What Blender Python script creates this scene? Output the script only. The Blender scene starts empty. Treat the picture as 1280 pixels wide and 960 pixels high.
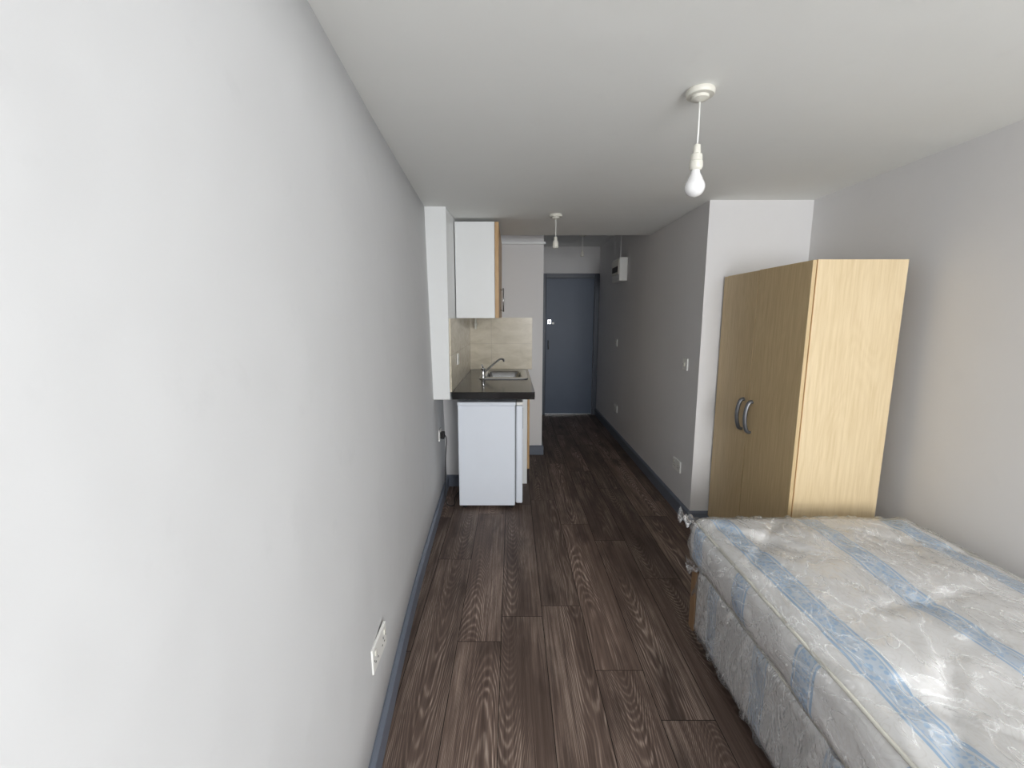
import bpy, bmesh, math, random
from mathutils import Vector, noise, Matrix
random.seed(7)
S=bpy.context.scene
COL=S.collection
try:
    S.view_settings.view_transform='Standard'
except Exception: pass

# ---------------------------------------------------------------- helpers
def lin(c):
    return tuple(((v/255)/12.92 if v/255<=0.04045 else ((v/255+0.055)/1.055)**2.4) for v in c)+(1,)
class NT:
    def __init__(s,name):
        s.m=bpy.data.materials.new(name); s.m.use_nodes=True
        s.t=s.m.node_tree; s.b=s.t.nodes['Principled BSDF']; s.out=s.t.nodes['Material Output']
    def n(s,ty,**k):
        nd=s.t.nodes.new(ty)
        for a,v in k.items(): setattr(nd,a,v)
        return nd
    def l(s,a,b): s.t.links.new(a,b)
    def setin(s,nd,key,v):
        if isinstance(v,bpy.types.NodeSocket): s.l(v,nd.inputs[key])
        else: nd.inputs[key].default_value=v
    def math(s,op,a,b=0.0,c=None):
        nd=s.n('ShaderNodeMath',operation=op); s.setin(nd,0,a); s.setin(nd,1,b)
        if c is not None: s.setin(nd,2,c)
        return nd.outputs[0]
    def mix(s,f,a,b,mode='MIX'):
        nd=s.n('ShaderNodeMix',data_type='RGBA',blend_type=mode)
        s.setin(nd,0,f); s.setin(nd,6,a); s.setin(nd,7,b); return nd.outputs[2]
    def noise(s,vec,scale,detail=2,rough=.5,dist=0):
        nd=s.n('ShaderNodeTexNoise'); nd.inputs['Scale'].default_value=scale
        nd.inputs['Detail'].default_value=detail; nd.inputs['Roughness'].default_value=rough
        nd.inputs['Distortion'].default_value=dist
        if vec is not None: s.l(vec,nd.inputs['Vector'])
        return nd.outputs['Fac']
    def ramp(s,f,pts):
        nd=s.n('ShaderNodeValToRGB'); r=nd.color_ramp
        while len(r.elements)<len(pts): r.elements.new(.5)
        for e,(p,c) in zip(r.elements,pts): e.position=p; e.color=c if len(c)==4 else tuple(c)+(1,)
        s.l(f,nd.inputs[0]); return nd.outputs[0]
    def obj(s): return s.n('ShaderNodeTexCoord').outputs['Object']
    def mapv(s,v,sc,loc=(0,0,0)):
        nd=s.n('ShaderNodeMapping'); nd.inputs['Scale'].default_value=sc; nd.inputs['Location'].default_value=loc
        s.l(v,nd.inputs['Vector']); return nd.outputs[0]
    def bump(s,h,strength=.2,dist=.01):
        nd=s.n('ShaderNodeBump'); nd.inputs['Strength'].default_value=strength; nd.inputs['Distance'].default_value=dist
        s.l(h,nd.inputs['Height']); s.l(nd.outputs[0],s.b.inputs['Normal']); return nd

def plain(name,rgb,rough=.5,metal=0,var=.06,scale=8,bump=0,bscale=200,coat=0):
    k=NT(name); c=lin(rgb); o=k.obj()
    f=k.noise(o,scale,3)
    d=tuple(v*(1-var) for v in c[:3])+(1,); u=tuple(min(1,v*(1+var)) for v in c[:3])+(1,)
    k.l(k.mix(f,d,u),k.b.inputs['Base Color'])
    k.b.inputs['Roughness'].default_value=rough; k.b.inputs['Metallic'].default_value=metal
    k.b.inputs['Coat Weight'].default_value=coat
    if bump: k.bump(k.noise(o,bscale,3),bump,.002)
    return k.m

def wallmat(name,rgb,patch=.04,fine=.012,bs=.22,smudge=.10):
    k=NT(name); o=k.obj(); c=lin(rgb)
    f=k.noise(o,1.6,4,.6); f2=k.noise(o,7,5,.65)
    a=k.mix(f,tuple(v*(1-patch) for v in c[:3])+(1,),tuple(min(1,v*(1+patch)) for v in c[:3])+(1,))
    sm=k.ramp(f2,[(.60,(0,0,0)),(.78,(1,1,1))])
    b=k.mix(k.math('MULTIPLY',sm,smudge),a,tuple(v*.75 for v in c[:3])+(1,))
    k.l(b,k.b.inputs['Base Color']); k.b.inputs['Roughness'].default_value=.7
    h=k.math('ADD',k.noise(o,3.5,2),k.math('MULTIPLY',k.noise(o,160,3),fine))
    k.bump(h,bs,.02)
    return k.m

def floormat():
    k=NT('laminate_planks')
    at=k.n('ShaderNodeAttribute',attribute_name='prand'); r=at.outputs['Fac']
    xl=k.n('ShaderNodeAttribute',attribute_name='plocal').outputs['Fac']
    o=k.obj(); sp=k.n('ShaderNodeSeparateXYZ'); k.l(o,sp.inputs[0])
    def rr(mul): return k.math('FRACT',k.math('MULTIPLY',r,mul))
    def vec(sx,sy,rz):
        c=k.n('ShaderNodeCombineXYZ'); k.l(k.math('MULTIPLY',sp.outputs[0],sx),c.inputs[0])
        k.l(k.math('MULTIPLY_ADD',sp.outputs[1],sy,k.math('MULTIPLY',r,31.0)),c.inputs[1]); k.l(k.math('MULTIPLY',r,rz),c.inputs[2]); return c.outputs[0]
    # cathedral grain: nested parabolas along every plank
    xc=k.math('SUBTRACT',xl,k.math('MULTIPLY',k.math('SUBTRACT',rr(13.7),.5),.7))
    x2=k.math('MULTIPLY',xc,xc)
    slope=k.math('MULTIPLY',k.math('SUBTRACT',rr(29.3),.5),60.0)
    n1=k.noise(vec(3.2,.9,60),1.0,2,.45)
    n2=k.noise(vec(26,6,23),1.0,2,.5)
    ph=k.math('ADD',k.math('MULTIPLY',sp.outputs[1],slope),k.math('MULTIPLY',x2,44.0))
    ph=k.math('ADD',ph,k.math('MULTIPLY',n1,18.0)); ph=k.math('ADD',ph,k.math('MULTIPLY',n2,1.3))
    ring=k.math('MULTIPLY_ADD',k.math('SINE',k.math('MULTIPLY',ph,6.283)),.5,.5)
    ring=k.math('POWER',ring,2.2)
    fine=k.noise(vec(220,7,90),1.0,3,.6)
    fine2=k.noise(vec(90,1.8,40),1.0,3,.65)
    patch=k.noise(vec(7,1.5,11),1.0,3,.6)
    pm=k.ramp(patch,[(.36,(.12,.12,.12)),(.62,(1,1,1))])
    g=k.math('MULTIPLY',k.math('MULTIPLY',ring,pm),k.ramp(fine,[(.33,(.15,.15,.15)),(.60,(1,1,1))]))
    st=k.ramp(fine2,[(.36,(0,0,0)),(.75,(1,1,1))])
    g=k.math('ADD',k.math('MULTIPLY',g,.58),k.math('MULTIPLY',k.math('MULTIPLY_ADD',pm,.6,.4),k.math('MULTIPLY',st,.48)))
    col=k.ramp(g,[(0,lin((76,62,55))),(.28,lin((108,91,82))),(.85,lin((178,161,148)))])
    kn=k.noise(vec(9,2.2,77),1.0,3,.6)
    col=k.mix(k.math('MULTIPLY',k.ramp(kn,[(.53,(0,0,0)),(.72,(1,1,1))]),.7),col,lin((50,39,34)))
    tint=k.math('MULTIPLY_ADD',rr(7.3),.5,.82)
    cc=k.n('ShaderNodeCombineXYZ')
    for i in range(3): k.l(tint,cc.inputs[i])
    col=k.mix(1.0,col,cc.outputs[0],'MULTIPLY')
    k.l(col,k.b.inputs['Base Color']); k.b.inputs['Roughness'].default_value=.5
    k.b.inputs['Specular IOR Level'].default_value=.35
    k.bump(g,.2,.0015)
    return k.m

def woodmat(name,a,b,ringw=.08,rough=.4):
    k=NT(name); o=k.n('ShaderNodeNewGeometry').outputs['Position']
    n1=k.noise(k.mapv(o,(34,34,1.6)),3.0,4,.6,.3); n2=k.noise(k.mapv(o,(3,3,.6)),2.2,1.5,.5,.2)
    ring=k.math('MULTIPLY_ADD',k.math('SINE',k.math('MULTIPLY',n2,80.0)),.5,.5)
    f=k.math('ADD',k.math('MULTIPLY',n1,1-ringw),k.math('MULTIPLY',ring,ringw))
    col=k.ramp(f,[(.3,lin(b)),(.65,lin(a))])
    k.l(col,k.b.inputs['Base Color']); k.b.inputs['Roughness'].default_value=rough
    k.bump(f,.04,.002); return k.m

def fabricmat(name,axis,spacing,offset,w,fade=1.0):
    k=NT(name); o=k.n('ShaderNodeNewGeometry').outputs['Position']
    sp=k.n('ShaderNodeSeparateXYZ'); k.l(o,sp.inputs[0]); x=sp.outputs[axis]
    wob=k.math('MULTIPLY',k.math('SUBTRACT',k.noise(o,4,2),.5),.035)
    u=k.math('MULTIPLY',k.math('ADD',k.math('SUBTRACT',x,offset),wob),1/spacing)
    d=k.math('ABSOLUTE',k.math('SUBTRACT',k.math('FRACT',k.math('ADD',u,.5)),.5))
    d=k.math('MULTIPLY',d,spacing)
    stripe=k.math('SUBTRACT',1.0,k.math('GREATER_THAN',d,w/2))
    inner=k.math('SUBTRACT',1.0,k.math('GREATER_THAN',d,w*.30))
    edge=k.math('SUBTRACT',1.0,k.math('GREATER_THAN',k.math('ABSOLUTE',k.math('SUBTRACT',d,w*.37)),w*.04))
    sw=k.noise(o,11,2,.5,1.2); sl=k.math('MULTIPLY_ADD',k.math('SINE',k.math('MULTIPLY',sw,55.0)),.5,.5)
    sl=k.ramp(sl,[(.80,(0,0,0)),(.95,(1,1,1))])
    base=k.mix(k.math('MULTIPLY',sl,.28),lin((253,252,250)),lin((222,219,212)))
    vo=k.n('ShaderNodeTexVoronoi'); vo.inputs['Scale'].default_value=75; k.l(o,vo.inputs['Vector'])
    lace=k.ramp(vo.outputs['Distance'],[(.35,(0,0,0)),(.5,(1,1,1))])
    blue=k.mix(k.math('MULTIPLY',k.math('MULTIPLY',lace,inner),.6),lin((178,208,236)),lin((242,245,248)))
    blue=k.mix(edge,blue,lin((244,247,250)))
    col=k.mix(k.math('MULTIPLY',stripe,fade),base,blue)
    k.l(col,k.b.inputs['Base Color']); k.b.inputs['Roughness'].default_value=.5
    h=k.math('ADD',k.noise(o,22,3,.5,.6),k.math('MULTIPLY',k.noise(o,300,2),.05))
    k.bump(h,.2,.010)
    return k.m

def filmmat(name,fr=16,sc=(1,.6,1),milk=.05,fs=.85,bd=.04):
    k=NT(name)
    o=k.n('ShaderNodeNewGeometry').outputs['Position']
    tr=k.n('ShaderNodeBsdfTransparent'); tr.inputs[0].default_value=(.995,.995,1,1)
    gl=k.n('ShaderNodeBsdfGlossy'); gl.inputs['Roughness'].default_value=.13; gl.inputs[0].default_value=(1,1,1,1)
    di=k.n('ShaderNodeBsdfDiffuse'); di.inputs[0].default_value=(.95,.955,.96,1)
    bp=k.n('ShaderNodeBump'); bp.inputs['Strength'].default_value=1.0; bp.inputs['Distance'].default_value=bd
    rd=k.noise(k.mapv(o,sc),fr,3,.5,1.8)
    h=k.math('ABSOLUTE',k.math('SUBTRACT',rd,.5)); k.l(h,bp.inputs['Height'])
    k.l(bp.outputs[0],gl.inputs['Normal'])
    m1=k.n('ShaderNodeMixShader')
    lw=k.n('ShaderNodeFresnel'); lw.inputs[0].default_value=1.4; k.l(bp.outputs[0],lw.inputs['Normal'])
    f=k.math('MULTIPLY_ADD',lw.outputs[0],fs,.02)
    k.l(f,m1.inputs[0]); k.l(tr.outputs[0],m1.inputs[1]); k.l(gl.outputs[0],m1.inputs[2])
    # milky ridges where the film is creased
    cr=k.ramp(h,[(0.0,(1,1,1)),(.035,(0,0,0))])
    m2=k.n('ShaderNodeMixShader'); k.l(k.math('MULTIPLY_ADD',cr,.28,milk),m2.inputs[0])
    k.l(m1.outputs[0],m2.inputs[1]); k.l(di.outputs[0],m2.inputs[2]); k.l(m2.outputs[0],k.out.inputs[0])
    return k.m

def tilemat():
    k=NT('cream_stone_tile'); o=k.n('ShaderNodeNewGeometry').outputs['Position']
    f=k.noise(k.mapv(o,(2,2,5)),3,5,.65,.6)
    col=k.ramp(f,[(.3,lin((200,190,168))),(.7,lin((228,219,200)))])
    sp=k.n('ShaderNodeSeparateXYZ'); k.l(o,sp.inputs[0])
    def grout(s,period,off):
        d=k.math('ABSOLUTE',k.math('SUBTRACT',k.math('FRACT',k.math('MULTIPLY',k.math('SUBTRACT',s,off),1/period)),.5))
        return k.math('GREATER_THAN',d,.5-.0015/period)
    g=grout(sp.outputs[2],.27,.905)
    g=k.math('MAXIMUM',g,grout(k.math('SUBTRACT',sp.outputs[0],sp.outputs[1]),.6,.12))
    col=k.mix(g,col,lin((188,178,160)))
    k.l(col,k.b.inputs['Base Color']); k.b.inputs['Roughness'].default_value=.25
    return k.m

M=dict(
 wall=wallmat('painted_wall',(211,212,213),.04,.012,.4,.22),
 ceil=wallmat('painted_ceiling',(241,242,239),.025),
 wallR=wallmat('painted_wall_side',(224,223,223)),
 skirt=plain('grey_blue_gloss_paint',(108,115,128),.4),
 frame=plain('door_frame_paint',(76,83,95),.4),
 door=plain('door_blue_grey_paint',(86,99,118),.45,var=.08,scale=3),
 floor=floormat(),
 under=plain('floor_joint_dark',(22,17,15),.8),
 beech=woodmat('beech_veneer',(222,202,166),(209,187,148)),
 beechShaded=woodmat('beech_veneer_shaded',(208,184,142),(192,167,124)),  # same beech, darker: shade on the wardrobe's door side put into the colour
 edge=plain('beech_edge_band',(205,165,118),.45),
 kwood=woodmat('kitchen_door_wood',(200,166,120),(174,136,92)),
 white=plain('white_laminate',(236,238,238),.35,var=.02),
 fridge=plain('fridge_enamel',(232,238,247),.3,var=.015),
 seal=plain('fridge_gasket_grey',(120,124,128),.6),
 plastic=plain('white_plastic',(236,236,232),.3,var=.02),
 plasticY=plain('aged_white_plastic',(218,216,206),.35,var=.03),
 black=plain('black_worktop',(17,16,17),.16,var=.3,scale=60),
 rubber=plain('black_rubber',(22,22,22),.5),
 slot=plain('dark_slot',(30,30,30),.6),
 steel=plain('brushed_steel',(200,202,204),.25,1,var=.05,scale=40),
 chrome=plain('chrome',(215,217,220),.1,1,var=.02),
 pewter=plain('pewter_handle',(120,122,126),.35,.7),
 bulb=plain('opal_bulb_glass',(238,238,238),.12,var=.01,coat=.6),
 card=plain('brown_hessian_end',(140,110,80),.8,bump=.3),
 tile=tilemat(),
 top=fabricmat('mattress_damask_top',0,.38,.925,.085),
 side=fabricmat('mattress_damask_side',1,.345,1.42,.09,.9),
 divan=fabricmat('divan_fabric',1,.345,1.30,.08,.6),
 film=filmmat('clear_polythene',8,(1,.7,1),.04,.7,.03),
 film2=filmmat('clear_polythene_loose',8,(1,1.7,.6),.10,.9,.05),
)

def mkobj(name,me,mats,parent=None,loc=(0,0,0),rot=(0,0,0),smooth=False):
    o=bpy.data.objects.new(name,me); COL.objects.link(o)
    if not isinstance(mats,(list,tuple)): mats=[mats]
    for m in mats: me.materials.append(m)
    o.location=loc; o.rotation_euler=rot
    if parent: o.parent=parent
    if smooth:
        for p in me.polygons: p.use_smooth=True
    return o
def empty(name,loc=(0,0,0),rot=(0,0,0)):
    e=bpy.data.objects.new(name,None); COL.objects.link(e); e.location=loc; e.rotation_euler=rot; e.empty_display_size=.1; return e
def box(name,x0,x1,y0,y1,z0,z1,mat,bev=0,parent=None,seg=2):
    bm=bmesh.new(); bmesh.ops.create_cube(bm,size=1)
    bmesh.ops.scale(bm,vec=(x1-x0,y1-y0,z1-z0),verts=bm.verts)
    if bev: bmesh.ops.bevel(bm,geom=list(bm.edges),offset=bev,segments=seg,affect='EDGES',profile=.5)
    me=bpy.data.meshes.new(name); bm.to_mesh(me); bm.free()
    return mkobj(name,me,mat,parent,((x0+x1)/2,(y0+y1)/2,(z0+z1)/2))
def lathe(name,prof,mat,parent=None,loc=(0,0,0),rot=(0,0,0),seg=32):
    vs=[];fs=[]
    for r,z in prof:
        for i in range(seg):
            a=2*math.pi*i/seg; vs.append((r*math.cos(a),r*math.sin(a),z))
    for j in range(len(prof)-1):
        for i in range(seg):
            k=(i+1)%seg; fs.append((j*seg+i,j*seg+k,(j+1)*seg+k,(j+1)*seg+i))
    fs.append(tuple(range(seg))[::-1]); fs.append(tuple((len(prof)-1)*seg+i for i in range(seg)))
    me=bpy.data.meshes.new(name); me.from_pydata(vs,[],fs); me.update()
    o=mkobj(name,me,mat,parent,loc,rot,True)
    md=o.modifiers.new('es','EDGE_SPLIT'); md.split_angle=math.radians(40)
    return o
def smoothpts(pts,n=8):
    P=[Vector(p) for p in pts]; out=[]
    for i in range(len(P)-1):
        a=P[max(i-1,0)];b=P[i];c=P[i+1];d=P[min(i+2,len(P)-1)]
        for j in range(n):
            t=j/n
            out.append(.5*((2*b)+(c-a)*t+(2*a-5*b+4*c-d)*t*t+(3*b-a-3*c+d)*t**3))
    out.append(P[-1]); return out
def tube(name,pts,r,mat,parent=None,seg=10,smooth=True,flat=1.0):
    P=smoothpts(pts) if smooth else [Vector(p) for p in pts]
    vs=[];fs=[]; prev=None
    for i,p in enumerate(P):
        t=(P[min(i+1,len(P)-1)]-P[max(i-1,0)]).normalized()
        if prev is None: n=t.orthogonal().normalized()
        else: n=(prev-t*prev.dot(t)).normalized()
        prev=n; b=t.cross(n)
        for k in range(seg):
            a=2*math.pi*k/seg; vs.append(p+n*math.cos(a)*r+b*math.sin(a)*r*flat)
    for j in range(len(P)-1):
        for k in range(seg):
            q=(k+1)%seg; fs.append((j*seg+k,j*seg+q,(j+1)*seg+q,(j+1)*seg+k))
    fs.append(tuple(range(seg))[::-1]); fs.append(tuple((len(P)-1)*seg+i for i in range(seg)))
    me=bpy.data.meshes.new(name); me.from_pydata([tuple(v) for v in vs],[],fs); me.update()
    return mkobj(name,me,mat,parent,smooth=True)
def prism(name,poly,z0,z1,mat,parent=None):
    n=len(poly); vs=[(x,y,z0) for x,y in poly]+[(x,y,z1) for x,y in poly]
    fs=[tuple(range(n))[::-1],tuple(range(n,2*n))]+[(i,(i+1)%n,n+(i+1)%n,n+i) for i in range(n)]
    me=bpy.data.meshes.new(name); me.from_pydata(vs,[],fs); me.update()
    bm=bmesh.new(); bm.from_mesh(me); bmesh.ops.recalc_face_normals(bm,faces=bm.faces); bm.to_mesh(me); bm.free()
    return mkobj(name,me,mat,parent)

# ---------------------------------------------------------------- room shell
CZ=2.174; HZ=2.42; RX=1.248; NX=1.905; NY=2.902; DY=6.39; PY=4.48; BY=-2.1
def interp(tab,y):
    if y<=tab[0][0]: return tab[0][1]
    for (a,b),(c,d) in zip(tab,tab[1:]):
        if y<=c: return b+(d-b)*(y-a)/(c-a)
    return tab[-1][1]
TF=[(-3.2,-.20),(-.7,-.30),(1.2,-.437),(1.95,-.502),(3.2,-.548),(4,-.57)]
TT=[(-3.2,-.24),(-.7,-.36),(1.14,-.473),(1.7,-.516),(3.07,-.587),(4,-.63)]
def sm(tab,y): return sum(interp(tab,y+d) for d in (-.4,-.2,0,.2,.4))/5
def wx(y,z): 
    t=z/CZ; return sm(TF,y)*(1-t)+sm(TT,y)*t
NS=60
ys=[BY+ (3.61-BY)*i/NS for i in range(NS+1)]; zs=[CZ*j/8 for j in range(9)]
vs=[(wx(y,z),y,z) for y in ys for z in zs]; nI=len(vs)
vs+=[(-.85,y,z) for y in ys for z in zs]
fs=[]
def gi(i,j,o=0): return o+i*9+j
for i in range(NS):
    for j in range(8):
        fs.append((gi(i,j),gi(i+1,j),gi(i+1,j+1),gi(i,j+1))); fs.append((gi(i,j,nI),gi(i,j+1,nI),gi(i+1,j+1,nI),gi(i+1,j,nI)))
    fs.append((gi(i,0),gi(i,0,nI),gi(i+1,0,nI),gi(i+1,0))); fs.append((gi(i,8),gi(i+1,8),gi(i+1,8,nI),gi(i,8,nI)))
me=bpy.data.meshes.new('wall_left'); me.from_pydata(vs,[],fs); me.update()
mkobj('wall_left',me,M['wall'],smooth=True)
def skirt_path(name,pts,h=.10,t=.018):
    vs=[];fs=[]
    for (x,y,nx,ny) in pts:
        vs+=[(x,y,0.001),(x+nx*t,y+ny*t,0.001),(x+nx*t,y+ny*t,h-.012),(x+nx*t*.35,y+ny*t*.35,h),(x,y,h)]
    n=len(pts)
    for i in range(n-1):
        for k in range(5):
            q=(k+1)%5; fs.append((i*5+k,i*5+q,(i+1)*5+q,(i+1)*5+k))
    fs.append((0,1,2,3,4)); fs.append(tuple((n-1)*5+k for k in (4,3,2,1,0)))
    me=bpy.data.meshes.new(name); me.from_pydata(vs,[],fs); me.update()
    bm=bmesh.new(); bm.from_mesh(me); bmesh.ops.recalc_face_normals(bm,faces=bm.faces); bm.to_mesh(me); bm.free()
    return mkobj(name,me,M['skirt'])
skirt_path('baseboard_left',[(wx(y,.05),y,1,0) for y in ys])
skirt_path('baseboard_alcove',[(-.56,3.609,0,-1),(-.43,3.609,0,-1)])
box('wall_kitchen',-.85,-.434,3.61,PY,0,CZ,M['wallR'])
prism('wall_boxing',[(-.70,3.07),(-.443,3.07),(-.434,3.61),(-.70,3.61)],.862,CZ,M['white'])
box('wall_partition',-.85,.314,PY,PY+.1,0,HZ,M['wallR'])
box('wall_hall_left',.214,.314,PY+.1,DY,0,HZ,M['wallR'])
skirt_path('baseboard_partition',[(.15,PY,0,-1),(.314+.018,PY,0,-1)])
skirt_path('baseboard_hall_left',[(.314,PY,1,0),(.314,DY-.02,1,0)])
box('trim_1',-.43,.33,PY-.03,PY,2.15,2.174,M['white'],.003)
box('wall_hall_right',RX,2.05,NY,DY+.12,0,HZ,M['wallR'])
skirt_path('baseboard_hall_right',[(RX,NY-.0,-1,-0),(RX,DY-.02,-1,0)])
skirt_path('baseboard_niche',[(RX-.018,NY,0,-1),(NX,NY,0,-1)])
box('wall_right',NX,NX+.145,BY,NY,0,CZ,M['wallR'])
skirt_path('baseboard_right',[(NX,BY,-1,0),(NX,NY-.02,-1,0)])
box('wall_far',.2,RX,DY,DY+.12,2.05,HZ,M['wallR'])
box('wall_far_side',.2,.42,DY,DY+.12,0,2.05,M['wallR'])
box('ceiling',-.85,2.05,BY-.12,4.116,CZ,HZ+.1,M['ceil'])
box('ceiling_hall',-.85,2.05,4.116,DY+.12,HZ,HZ+.1,M['ceil'])
wx0,wx1,wz0,wz1=.60,1.88,.75,2.12
b=empty('wall_back')
box('panel_left',-.85,wx0,BY-.12,BY,0,CZ,M['wallR'],parent=b)
box('panel_right',wx1,2.05,BY-.12,BY,0,CZ,M['wallR'],parent=b)
box('panel_below',wx0,wx1,BY-.12,BY,0,wz0,M['wallR'],parent=b)
box('panel_above',wx0,wx1,BY-.12,BY,wz1,CZ,M['wallR'],parent=b)
w=empty('window_1')
for n,a in dict(left=(wx0,wx0+.05,wz0,wz1),right=(wx1-.05,wx1,wz0,wz1),sill=(wx0,wx1,wz0,wz0+.05),head=(wx0,wx1,wz1-.05,wz1),mullion=(1.215,1.265,wz0,wz1)).items():
    box(n,a[0],a[1],BY-.09,BY-.03,a[2],a[3],M['plastic'],.006,parent=w)

# ---------------------------------------------------------------- floor planks
PW=.197; vs=[];fs=[];rnd=[];loc=[]
x=-.049-PW*4; ci=0; PL=1.29
fixed={3:1.773, 5:2.02, 4:.65, 6:2.9, 2:2.45}
while x<2.05:
    y=-3.4-random.random()*1.2
    if ci in fixed:
        y=fixed[ci]
        while y>-3.0: y-=PL
    while y<DY+.15:
        y0=max(y,BY-.1); y1=min(y+PL,DY+.12)
        x0=max(x,-.84); x1=min(x+PW,2.04)
        if y1>y0 and x1>x0:
            g=.0015; k=len(vs); r=random.random()
            vs+=[(x0+g,y0+g,0),(x1-g,y0+g,0),(x1-g,y1-g,0),(x0+g,y1-g,0)]
            fs.append((k,k+1,k+2,k+3)); rnd+= [r]*4; loc+=[-.5,.5,.5,-.5]
        y+=PL
    x+=PW; ci+=1
np_=len(fs); k=len(vs)
vs+=[(-.85,BY-.12,-.003),(2.05,BY-.12,-.003),(2.05,DY+.12,-.003),(-.85,DY+.12,-.003),(-.85,BY-.12,-.08),(2.05,BY-.12,-.08),(2.05,DY+.12,-.08),(-.85,DY+.12,-.08)]
fs+=[(k,k+1,k+2,k+3),(k+7,k+6,k+5,k+4),(k,k+4,k+5,k+1),(k+1,k+5,k+6,k+2),(k+2,k+6,k+7,k+3),(k+3,k+7,k+4,k)]
rnd+=[0]*8; loc+=[0]*8
me=bpy.data.meshes.new('floor'); me.from_pydata(vs,[],fs); me.update()
at=me.attributes.new('prand','FLOAT','POINT'); at.data.foreach_set('value',rnd)
at=me.attributes.new('plocal','FLOAT','POINT'); at.data.foreach_set('value',loc)
fo=mkobj('floor',me,[M['floor'],M['under']])
for i,p in enumerate(me.polygons): p.material_index=0 if i<np_ else 1

# ---------------------------------------------------------------- front door
d=empty('door_1')
fx0,fx1=.42,RX-.001
box('frame_left',fx0,fx0+.065,DY-.02,DY+.1,0,2.05,M['frame'],.004,d)
box('frame_right',fx1-.065,fx1,DY-.02,DY+.1,0,2.05,M['frame'],.004,d)
box('frame_head',fx0+.065,fx1-.065,DY-.02,DY+.1,1.985,2.05,M['frame'],.004,d)
box('leaf',fx0+.069,fx1-.069,DY+.015,DY+.06,.012,1.982,M['door'],.003,d)
box('threshold',fx0+.065,fx1-.065,DY-.02,DY+.09,0.001,.02,M['steel'],.004,d)
box('lock_plate',.515,.565,DY+.003,DY+.015,1.34,1.40,M['chrome'],.003,d)
lathe('lock_cylinder',[(.018,0),(.018,.02),(.012,.026)],M['plastic'],d,(.54,DY+.003,1.37),(math.pi/2,0,0))
box('thumb_turn',.575,.61,DY-.008,DY+.015,1.335,1.365,M['plastic'],.004,d)
tube('pull_handle',[(.53,DY+.015,.98),(.53,DY-.03,.99),(.53,DY-.03,1.09),(.53,DY+.015,1.10)],.007,M['pewter'],d)

# ---------------------------------------------------------------- wardrobe
W=empty('wardrobe')
X0,X1,Y0,Y1,ZT=1.367,1.800,2.045,2.885,1.705
box('side_panel_near',X0+.022,X1,Y0,Y0+.018,.0,ZT,M['beech'],.001,W)
box('side_panel_far',X0+.022,X1,Y1-.018,Y1,.0,ZT,M['beech'],.001,W)
box('edge_band_near',X0+.0195,X0+.022,Y0,Y0+.018,.0,ZT,M['edge'],0,W)
box('top_panel',X0+.022,X1,Y0+.018,Y1-.018,ZT-.018,ZT,M['beech'],.001,W)
box('bottom_panel',X0+.022,X1,Y0+.018,Y1-.018,.07,.088,M['beech'],.001,W)
box('plinth',X0+.05,X0+.066,Y0+.018,Y1-.018,0,.07,M['beechShaded'],.001,W)
box('back_panel',X1-.008,X1-.002,Y0+.018,Y1-.018,.0,ZT-.018,M['beechShaded'],0,W)
box('shelf',X0+.03,X1-.01,Y0+.018,Y1-.018,1.40,1.418,M['beech'],0,W)
box('carcass_shadow_gap',X0+.0195,X0+.024,Y0+.018,Y1-.018,.09,ZT-.02,M['slot'],0,W)
sy=2.485
box('door_near',X0,X0+.018,Y0+.002,sy-.003,.075,ZT-.002,M['beechShaded'],.002,W)
box('door_far',X0,X0+.018,sy+.003,Y1-.002,.075,ZT-.006,M['beechShaded'],.002,W)
for n,yy in (('handle_near',sy-.045),('handle_far',sy+.045)):
    tube(n,[(X0,yy,.79),(X0-.022,yy,.80),(X0-.036,yy,.85),(X0-.036,yy,.91),(X0-.022,yy,.96),(X0,yy,.97)],.0075,M['pewter'],W,flat=1.5)
for i,(yy) in enumerate((Y0+.02,Y1-.02)):
    for j,zz in enumerate((.2,.9,1.6)):
        box('hinge_%d_%d'%(i,j),X0+.018,X0+.024,yy-.004,yy+.004,zz-.03,zz+.03,M['steel'],0,W)

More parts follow.
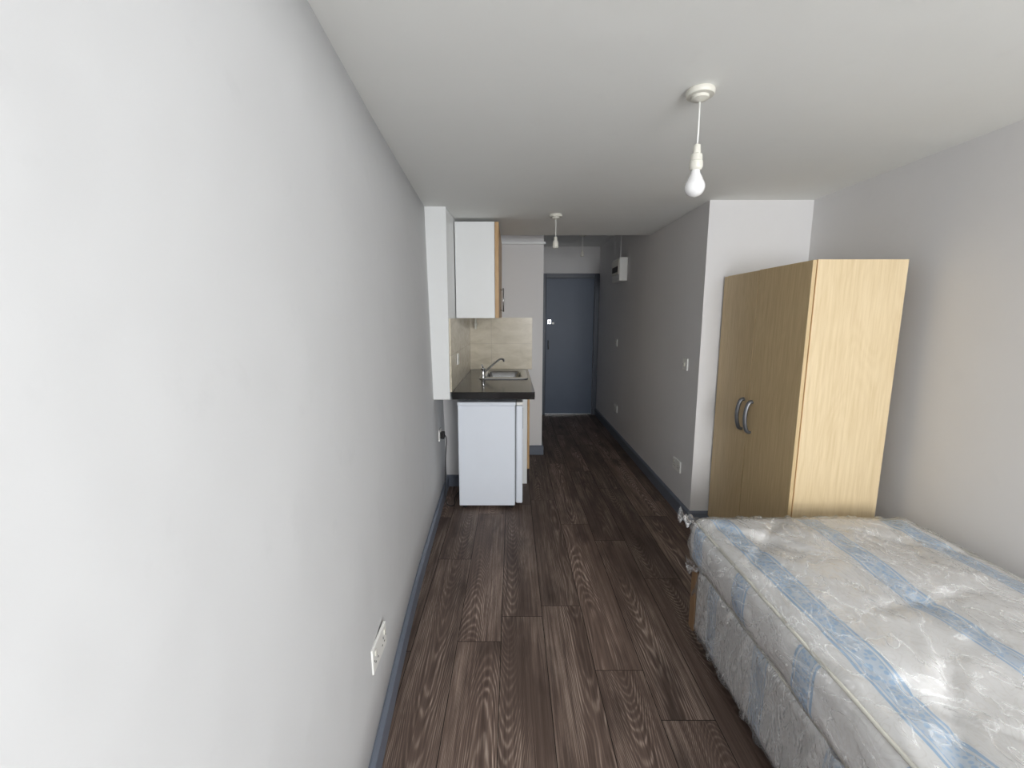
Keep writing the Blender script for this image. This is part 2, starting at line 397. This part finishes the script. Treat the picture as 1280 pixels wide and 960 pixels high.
# ---------------------------------------------------------------- bed
def rbox(name,x0,x1,y0,y1,z0,z1,rad,step,disp,mats,parent,matf):
    a,b,c=(x1-x0)/2,(y1-y0)/2,(z1-z0)/2
    bm=bmesh.new()
    nx,ny,nz=[max(2,int(2*v/step)) for v in (a,b,c)]
    V={}
    def vt(i,j,k):
        key=(i,j,k)
        if key not in V: V[key]=bm.verts.new((-a+2*a*i/nx,-b+2*b*j/ny,-c+2*c*k/nz))
        return V[key]
    for i in range(nx):
        for j in range(ny):
            bm.faces.new((vt(i,j,nz),vt(i+1,j,nz),vt(i+1,j+1,nz),vt(i,j+1,nz)))
            bm.faces.new((vt(i,j+1,0),vt(i+1,j+1,0),vt(i+1,j,0),vt(i,j,0)))
    for i in range(nx):
        for k in range(nz):
            bm.faces.new((vt(i,0,k),vt(i+1,0,k),vt(i+1,0,k+1),vt(i,0,k+1)))
            bm.faces.new((vt(i,ny,k+1),vt(i+1,ny,k+1),vt(i+1,ny,k),vt(i,ny,k)))
    for j in range(ny):
        for k in range(nz):
            bm.faces.new((vt(0,j,k+1),vt(0,j+1,k+1),vt(0,j+1,k),vt(0,j,k)))
            bm.faces.new((vt(nx,j,k),vt(nx,j+1,k),vt(nx,j+1,k+1),vt(nx,j,k+1)))
    bm.normal_update()
    for f in bm.faces: f.material_index=matf(f.normal); f.smooth=True
    cx,cy,cz=(x0+x1)/2,(y0+y1)/2,(z0+z1)/2
    for v in bm.verts:
        p=v.co; q=Vector((max(-a+rad,min(a-rad,p.x)),max(-b+rad,min(b-rad,p.y)),max(-c+rad,min(c-rad,p.z))))
        dd=p-q
        n=dd.normalized() if dd.length>1e-9 else Vector((0,0,1))
        if dd.length>rad: p=q+n*rad
        wp=Vector((p.x+cx,p.y+cy,p.z+cz))
        v.co=disp(wp,n)-Vector((cx,cy,cz))
    bmesh.ops.recalc_face_normals(bm,faces=bm.faces)
    me=bpy.data.meshes.new(name); bm.to_mesh(me); bm.free()
    return mkobj(name,me,mats,parent,(cx,cy,cz))
TUFTS=[]
for q in range(5):
    yy=1.64-.38*q
    TUFTS += [(1.02,yy),(1.58,yy)] if q%2==0 else [(1.30,yy)]
def md(off,tf=1.0):
    def f(p,n):
        if n.z>.6:
            dz=0
            ex=min(1,max(0,min(p.x-.83,1.77-p.x)/.16)); ey=min(1,max(0,min(p.y+.02,1.86-p.y)/.16))
            for tx,ty in TUFTS:
                dx,dy=p.x-tx,p.y-ty; r=math.hypot(dx,dy)
                if r>.5: continue
                an=math.atan2(dy,dx)
                dz-=tf*(.024*math.exp(-(r/.035)**2)+.022*math.exp(-(r/.13)**2))
                dz-=tf*.012*math.exp(-((r-.12)/.11)**2)*max(0,math.cos(an*4+tx*9))**6
            dz+=.020*min(ex,ey)
            p=p+Vector((0,0,dz+off*1.0+.006*noise.noise(p*8)))
        else:
            s=.007*noise.noise(Vector((p.x*5,p.y*9,p.z*14)))
            bulge=0
            if abs(n.z)<.5: bulge=.012*math.cos((p.z-.45)/.2*math.pi)
            p=p+n*(s+off+bulge)
        return p
    return f
BX0,BX1,BY0,BY1=.815,1.785,-.03,1.872
B=empty('divan_bed')
def topf(n): return 0 if abs(n.z)>.5 else 1
rbox('mattress',BX0,BX1,BY0,BY1,.352,.553,.045,.014,md(0),[M['top'],M['side']],B,topf)
def ring(z,name,o=.0,r=.006,x0=BX0,x1=BX1,y0=BY0,y1=BY1):
    R=.05; pts=[]
    for cx,cy,a0 in ((x1-R,y1-R,0),(x0+R,y1-R,90),(x0+R,y0+R,180),(x1-R,y0+R,270)):
        for i in range(7):
            a=math.radians(a0+15*i); pts.append((cx+(R+o)*math.cos(a),cy+(R+o)*math.sin(a),z))
    pts.append(pts[0])
    P=[]
    for (p,q) in zip(pts,pts[1:]):
        n=max(1,int((Vector(q)-Vector(p)).length/.03))
        for i in range(n):
            v=Vector(p).lerp(Vector(q),i/n); P.append(v+Vector((0,0,.003*noise.noise(v*12))))
    P.append(P[0])
    tube(name,P,r,M['plasticY'],B,8,False)
ring(.538,'piping_top',-.008); ring(.366,'piping_bottom',-.006)
def dd(off):
    def f(p,n):
        return p+n*(off+.005*noise.noise(Vector((p.x*6,p.y*8,p.z*6))))
    return f
rbox('divan_base',BX0+.012,BX1-.012,BY0+.01,BY1-.05,.035,.345,.02,.03,dd(0),[M['divan']],B,lambda n:0)
box('divan_end_cloth',BX0+.000,BX0+.03,BY1-.085,BY1-.040,.04,.33,M['card'],.003,B)
for i,(xx,yy) in enumerate(((BX0+.08,BY0+.1),(BX1-.08,BY0+.1),(BX0+.08,BY1-.2),(BX1-.08,BY1-.2))):
    lathe('castor_%d'%i,[(.02,0),(.022,.01),(.022,.03),(.012,.04)],M['rubber'],B,(xx,yy,0),seg=16)
def fd(off,amp,fr):
    base=md(off,.8)
    def f(p,n):
        p2=base(p,n)
        w=1-min(1,5*abs(noise.noise(Vector((p.x*fr,p.y*fr*.6,p.z*fr*1.3)))))
        return p2+n*(amp*w*w)
    return f
rbox('polythene_mattress',BX0,BX1,BY0,BY1,.350,.556,.045,.011,fd(.005,.011,8),[M['film']],B,lambda n:0)
def fdd(p,n):
    w=1-min(1,4*abs(noise.noise(Vector((p.x*6,p.y*8+p.z*3,p.z*3)))))
    return p+n*(.005+.015*w*w)
rbox('polythene_divan',BX0+.012,BX1-.012,BY0+.01,BY1-.05,.03,.346,.02,.013,fdd,[M['film2']],B,lambda n:0)
def flap(name,c,rx,rz,seed):
    vs=[];fs=[];N=20
    for i in range(N+1):
        for j in range(N+1):
            u=i/N;v=j/N
            p=Vector((c[0]-rx*u+.01*math.sin(9*v),c[1]+.12*(v-.5)*(1-.3*u),c[2]+rz*(u**1.4)-.02*u))
            p+=Vector((.3,.6,1))*.05*u*noise.noise(Vector((u*4+seed,v*6,seed)))
            vs.append(tuple(p))
    for i in range(N):
        for j in range(N):
            a=i*(N+1)+j; fs.append((a,a+1,a+N+2,a+N+1))
    me=bpy.data.meshes.new(name); me.from_pydata(vs,[],fs); me.update()
    return mkobj(name,me,M['film2'],B,smooth=True)
flap('polythene_corner_flap',(BX0+.035,BY1-.03,.535),.10,.05,3.1)
flap('polythene_corner_flap_low',(BX0+.03,BY1-.06,.345),.06,.02,7.7)

# ---------------------------------------------------------------- fridge
F=empty('fridge')
FX0,FX1,FY0,FY1=-.400,.022,3.15,3.60
box('body',FX0,FX1,FY0,FY1,.025,.80,M['fridge'],.006,F)
box('top_cap',FX0-.004,FX1+.006,FY0-.004,FY1+.004,.80,.828,M['fridge'],.008,F,3)
box('gasket',FX1,FX1+.009,FY0+.01,FY1-.01,.05,.80,M['seal'],0,F)
box('door_panel',FX1+.009,FX1+.058,FY0,FY1,.045,.80,M['fridge'],.009,F,3)
box('door_top_trim',FX1+.009,FX1+.060,FY0-.001,FY1+.001,.803,.828,M['plastic'],.006,F)
box('handle_recess',FX1+.054,FX1+.060,FY0+.02,FY0+.05,.62,.78,M['seal'],.002,F)
for i,(a,c) in enumerate(((FX0+.04,FY0+.04),(FX1-.03,FY0+.04),(FX0+.04,FY1-.04),(FX1-.03,FY1-.04))):
    lathe('foot_%d'%i,[(.016,0),(.018,.004),(.012,.03)],M['rubber'],F,(a,c,0),seg=16)
tube('power_cable',[(FX0+.01,3.58,.12),(-.43,3.50,.02),(-.46,3.35,.007),(-.45,3.2,.007),(-.50,3.18,.03),(-.515,3.22,.14),(-.515,3.26,.35),(-.505,3.27,.5),(-.515,3.27,.545)],.0035,M['rubber'],F)

# ---------------------------------------------------------------- kitchen base unit
K=empty('kitchen_base_unit')
box('carcass_near',-.42,.13,3.655,3.673,.001,.868,M['white'],.001,K)
box('carcass_far',-.42,.13,4.44,4.458,.10,.868,M['white'],.001,K)
box('carcass_bottom',-.42,.13,3.673,4.44,.13,.148,M['white'],.001,K)
box('plinth',.08,.096,3.66,4.458,0,.13,M['kwood'],.001,K)
box('door_near',.132,.15,3.658,4.055,.135,.865,M['kwood'],.002,K)
box('door_far',.132,.15,4.06,4.456,.135,.865,M['kwood'],.002,K)
def dhandle(name,x,y,z0,z1,par,s=1):
    e=.024*s
    tube(name,[(x,y,z0+.012),(x+e,y,z0+.012)],.004,M['steel'],par,8,False)
    tube(name+'_b',[(x,y,z1-.012),(x+e,y,z1-.012)],.004,M['steel'],par,8,False)
    tube(name+'_bar',[(x+e,y,z0),(x+e,y,z1)],.0055,M['steel'],par,10,False)
dhandle('handle_near',.15,4.01,.70,.83,K); dhandle('handle_far',.15,4.10,.70,.83,K)
HX0,HX1,HY0,HY1=-.27,.09,3.80,4.33
Z0,Z1=.870,.910
box('worktop_front',-.432,.165,3.10,HY0,Z0,Z1,M['black'],.003,K)
box('worktop_back',-.424,.165,HY1,PY-.012,Z0,Z1,M['black'],0,K)
box('worktop_left',-.424,HX0,HY0,HY1,Z0,Z1,M['black'],0,K)
box('worktop_right',HX1,.165,HY0,HY1,Z0,Z1,M['black'],0,K)
box('worktop_lip',-.43,.163,3.094,3.10,Z0-.012,Z1-.002,M['black'],.002,K)
prism('trim_splashback_left',[(-.442,3.10),(-.432,3.10),(-.423,PY-.01),(-.433,PY-.01)],.911,1.434,M['tile'])
box('trim_splashback_back',-.423,.205,PY-.010,PY,.911,1.436,M['tile'],.001)

# sink
SK=empty('kitchen_sink')
def ringloft(name,rings,mat,par,cap=True):
    vs=[];fs=[];n=0
    for (cx,cy,hx,hy,z,R) in rings:
        L=[]
        for ax,ay,a0 in ((cx+hx-R,cy+hy-R,0),(cx-hx+R,cy+hy-R,90),(cx-hx+R,cy-hy+R,180),(cx+hx-R,cy-hy+R,270)):
            for i in range(7):
                a=math.radians(a0+15*i); L.append((ax+R*math.cos(a),ay+R*math.sin(a),z))
        n=len(L); vs+=L
    for j in range(len(rings)-1):
        for i in range(n):
            k=(i+1)%n; fs.append((j*n+i,j*n+k,(j+1)*n+k,(j+1)*n+i))
    if cap: fs.append(tuple((len(rings)-1)*n+i for i in range(n)))
    me=bpy.data.meshes.new(name); me.from_pydata(vs,[],fs); me.update()
    o=mkobj(name,me,mat,par,smooth=True); m=o.modifiers.new('es','EDGE_SPLIT'); m.split_angle=math.radians(50); return o
scx,scy=-.075,4.06
ringloft('basin',[(scx,scy,.215,.315,.911,.05),(scx,scy,.212,.312,.918,.05),(scx,scy,.19,.29,.919,.05),(scx,scy+.03,.165,.225,.914,.05),(scx,scy+.03,.155,.215,.90,.05),(scx,scy+.03,.14,.20,.79,.05),(scx,scy+.03,.05,.07,.785,.04)],M['steel'],SK)
T=empty('sink_mixer_tap')
tx,ty=-.255,3.84
lathe('tap_base',[(.024,.917),(.024,.925),(.018,.935),(.018,.985),(.020,.99),(.016,1.0)],M['chrome'],T,(tx,ty,0))
tube('tap_spout',[(tx,ty,.955),(tx+.04,ty+.03,.985),(tx+.10,ty+.08,1.035),(tx+.15,ty+.12,1.065),(tx+.175,ty+.14,1.060),(tx+.18,ty+.145,1.04)],.0095,M['chrome'],T)
tube('tap_lever',[(tx,ty,.995),(tx-.004,ty-.03,1.02),(tx-.006,ty-.07,1.035)],.006,M['chrome'],T)

# wall cabinet
C=empty('kitchen_wall_cabinet')
cy0,cy1,cz0,cz1=3.42,4.42,1.436,2.150
box('side_near',-.430,-.132,cy0,cy0+.018,cz0,cz1,M['white'],.001,C)
box('side_far',-.430,-.132,cy1-.018,cy1,cz0,cz1,M['white'],.001,C)
box('top',-.430,-.132,cy0+.018,cy1-.018,cz1-.018,cz1,M['white'],0,C)
box('base',-.430,-.132,cy0+.018,cy1-.018,cz0,cz0+.018,M['white'],0,C)
box('shelf',-.42,-.14,cy0+.018,cy1-.018,1.78,1.798,M['white'],0,C)
box('door_near',-.130,-.100,cy0+.001,3.918,cz0+.001,cz1-.001,M['kwood'],.002,C)
box('door_far',-.130,-.100,3.922,cy1-.001,cz0+.001,cz1-.001,M['kwood'],.002,C)
dhandle('handle_near',-.100,3.87,1.49,1.69,C); dhandle('handle_far',-.100,3.97,1.49,1.69,C)
lathe('waste_valve',[(.012,0),(.012,.03),(.018,.035),(.018,.06),(.010,.065),(.010,.11)],M['plasticY'],C,(-.36,4.36,1.326),seg=16)

# ---------------------------------------------------------------- sockets & switches (local: plate faces +X)
def faceplate(name,loc,faceR,kind):
    e=empty(name,loc,(0,0,math.pi if faceR else 0))
    w={'double':.146,'single':.086,'switch':.086}[kind]
    box('plate',0,.010,-w/2,w/2,-.043,.043,M['plastic'],.003,e,3)
    if kind in('double','single'):
        cs=(-.036,.036) if kind=='double' else (0,)
        for i,c in enumerate(cs):
            s=-1 if c<0 else 1
            box('rocker_%d'%i,.010,.0145,c+s*.012-.006,c+s*.012+.006,.010,.030,M['plasticY'],.002,e)
            box('earth_slot_%d'%i,.0095,.0108,c-.002,c+.002,.000,.009,M['slot'],0,e)
            box('live_slot_%d'%i,.0095,.0108,c+.008,c+.015,-.016,-.012,M['slot'],0,e)
            box('neutral_slot_%d'%i,.0095,.0108,c-.015,c-.008,-.016,-.012,M['slot'],0,e)
    else:
        box('rocker',.010,.015,-.007,.007,-.013,.013,M['plasticY'],.002,e)
    for s in(-1,1):
        lathe('screw_%d'%(s+1),[(.003,0),(.003,.0012),(.001,.0014)],M['steel'],e,(.0098,s*(w/2-.012),0),(0,math.pi/2,0),12)
    return e
faceplate('double_wall_socket',(wx(1.32,.35)+.001,1.32,.35),False,'double')
g=faceplate('single_wall_socket',(wx(3.27,.55)+.001,3.27,.55),False,'single')
box('plug',.011,.042,-.024,.024,-.03,.022,M['rubber'],.006,g)
faceplate('double_wall_socket',(RX-.001,3.167,.343),True,'double')
faceplate('double_wall_socket',(RX-.001,5.14,.36),True,'double')
faceplate('light_switch',(RX-.001,3.12,1.11),True,'switch')
faceplate('light_switch',(RX-.001,5.22,1.14),True,'switch')
faceplate('light_switch',(-.428,3.42,1.12),False,'switch')
U=empty('consumer_unit')
box('case',1.158,RX-.001,4.85,5.20,1.83,2.08,M['plastic'],.008,U,3)
box('cover',1.150,1.158,4.87,5.18,1.90,2.06,M['plasticY'],.004,U)
box('breakers',1.147,1.151,4.90,5.15,1.93,1.99,M['slot'],.001,U)
box('painted_conduit',RX-.009,RX-.001,5.17,5.178,2.08,HZ-.001,M['wallR'],.002,U)

# ---------------------------------------------------------------- pendants
def pendant(x,y,zc,drop,bulb=True):
    e=empty('pendant_light',(x,y,zc))
    R=.045
    lathe('ceiling_rose',[(R*.96,-.001),(R,-.004),(R,-.015),(R*.93,-.019),(R*.62,-.020),(R*.60,-.028),(R*.40,-.031),(.006,-.036)],M['plasticY'],e)
    zb=-drop
    hl=zb+(.085 if bulb else .0)
    tube('flex',[(0,0,-.03),(0.001,0,-.03-(drop-.16)/2),(0,0,hl+.06)],.003,M['plastic'],e,8,False)
    lathe('lampholder',[(.004,hl+.082),(.011,hl+.078),(.013,hl+.052),(.0185,hl+.048),(.0195,hl+.030),(.0185,hl+.029),(.0215,hl+.026),(.0215,hl+.010),(.019,hl+.004),(.016,hl)],M['plasticY'],e)
    if bulb:
        prof=[(.012,zb+.092),(.0135,zb+.085),(.0150,zb+.075),(.021,zb+.065)]
        for i in range(1,13):
            a=math.radians(45-i*11.2)
            prof.append((.0325*math.cos(a),zb+.0325+.0325*math.sin(a)))
        prof.append((.001,zb))
        lathe('bulb',prof,M['bulb'],e)
    return e
pendant(.61,1.545,CZ,.33)
pendant(.316,3.297,CZ,.235,bulb=False)
pendant(.846,5.45,HZ,.26,bulb=False)

# ---------------------------------------------------------------- light
def area(name,loc,rot,sx,sy,power,col):
    L=bpy.data.lights.new(name,'AREA'); L.shape='RECTANGLE'; L.size=sx; L.size_y=sy; L.energy=power; L.color=col
    o=bpy.data.objects.new(name,L); COL.objects.link(o); o.location=loc; o.rotation_euler=rot; return o
area('window_daylight',((wx0+wx1)/2,BY-.02,(wz0+wz1)/2),(math.radians(90),0,0),wx1-wx0-.1,wz1-wz0-.1,104,(.98,.99,1.0))
wd=bpy.data.worlds.new('overcast_sky'); S.world=wd; wd.use_nodes=True
bg=wd.node_tree.nodes['Background']; bg.inputs[0].default_value=(.85,.9,1,1); bg.inputs[1].default_value=1.0

# ---------------------------------------------------------------- camera
cam=bpy.data.cameras.new('camera'); co=bpy.data.objects.new('camera',cam); COL.objects.link(co)
cam.sensor_width=36; cam.lens=36*547/1280; cam.clip_start=.02
co.location=(0,0,1.45); co.rotation_euler=(math.radians(90-8.8),0,0)
S.camera=co
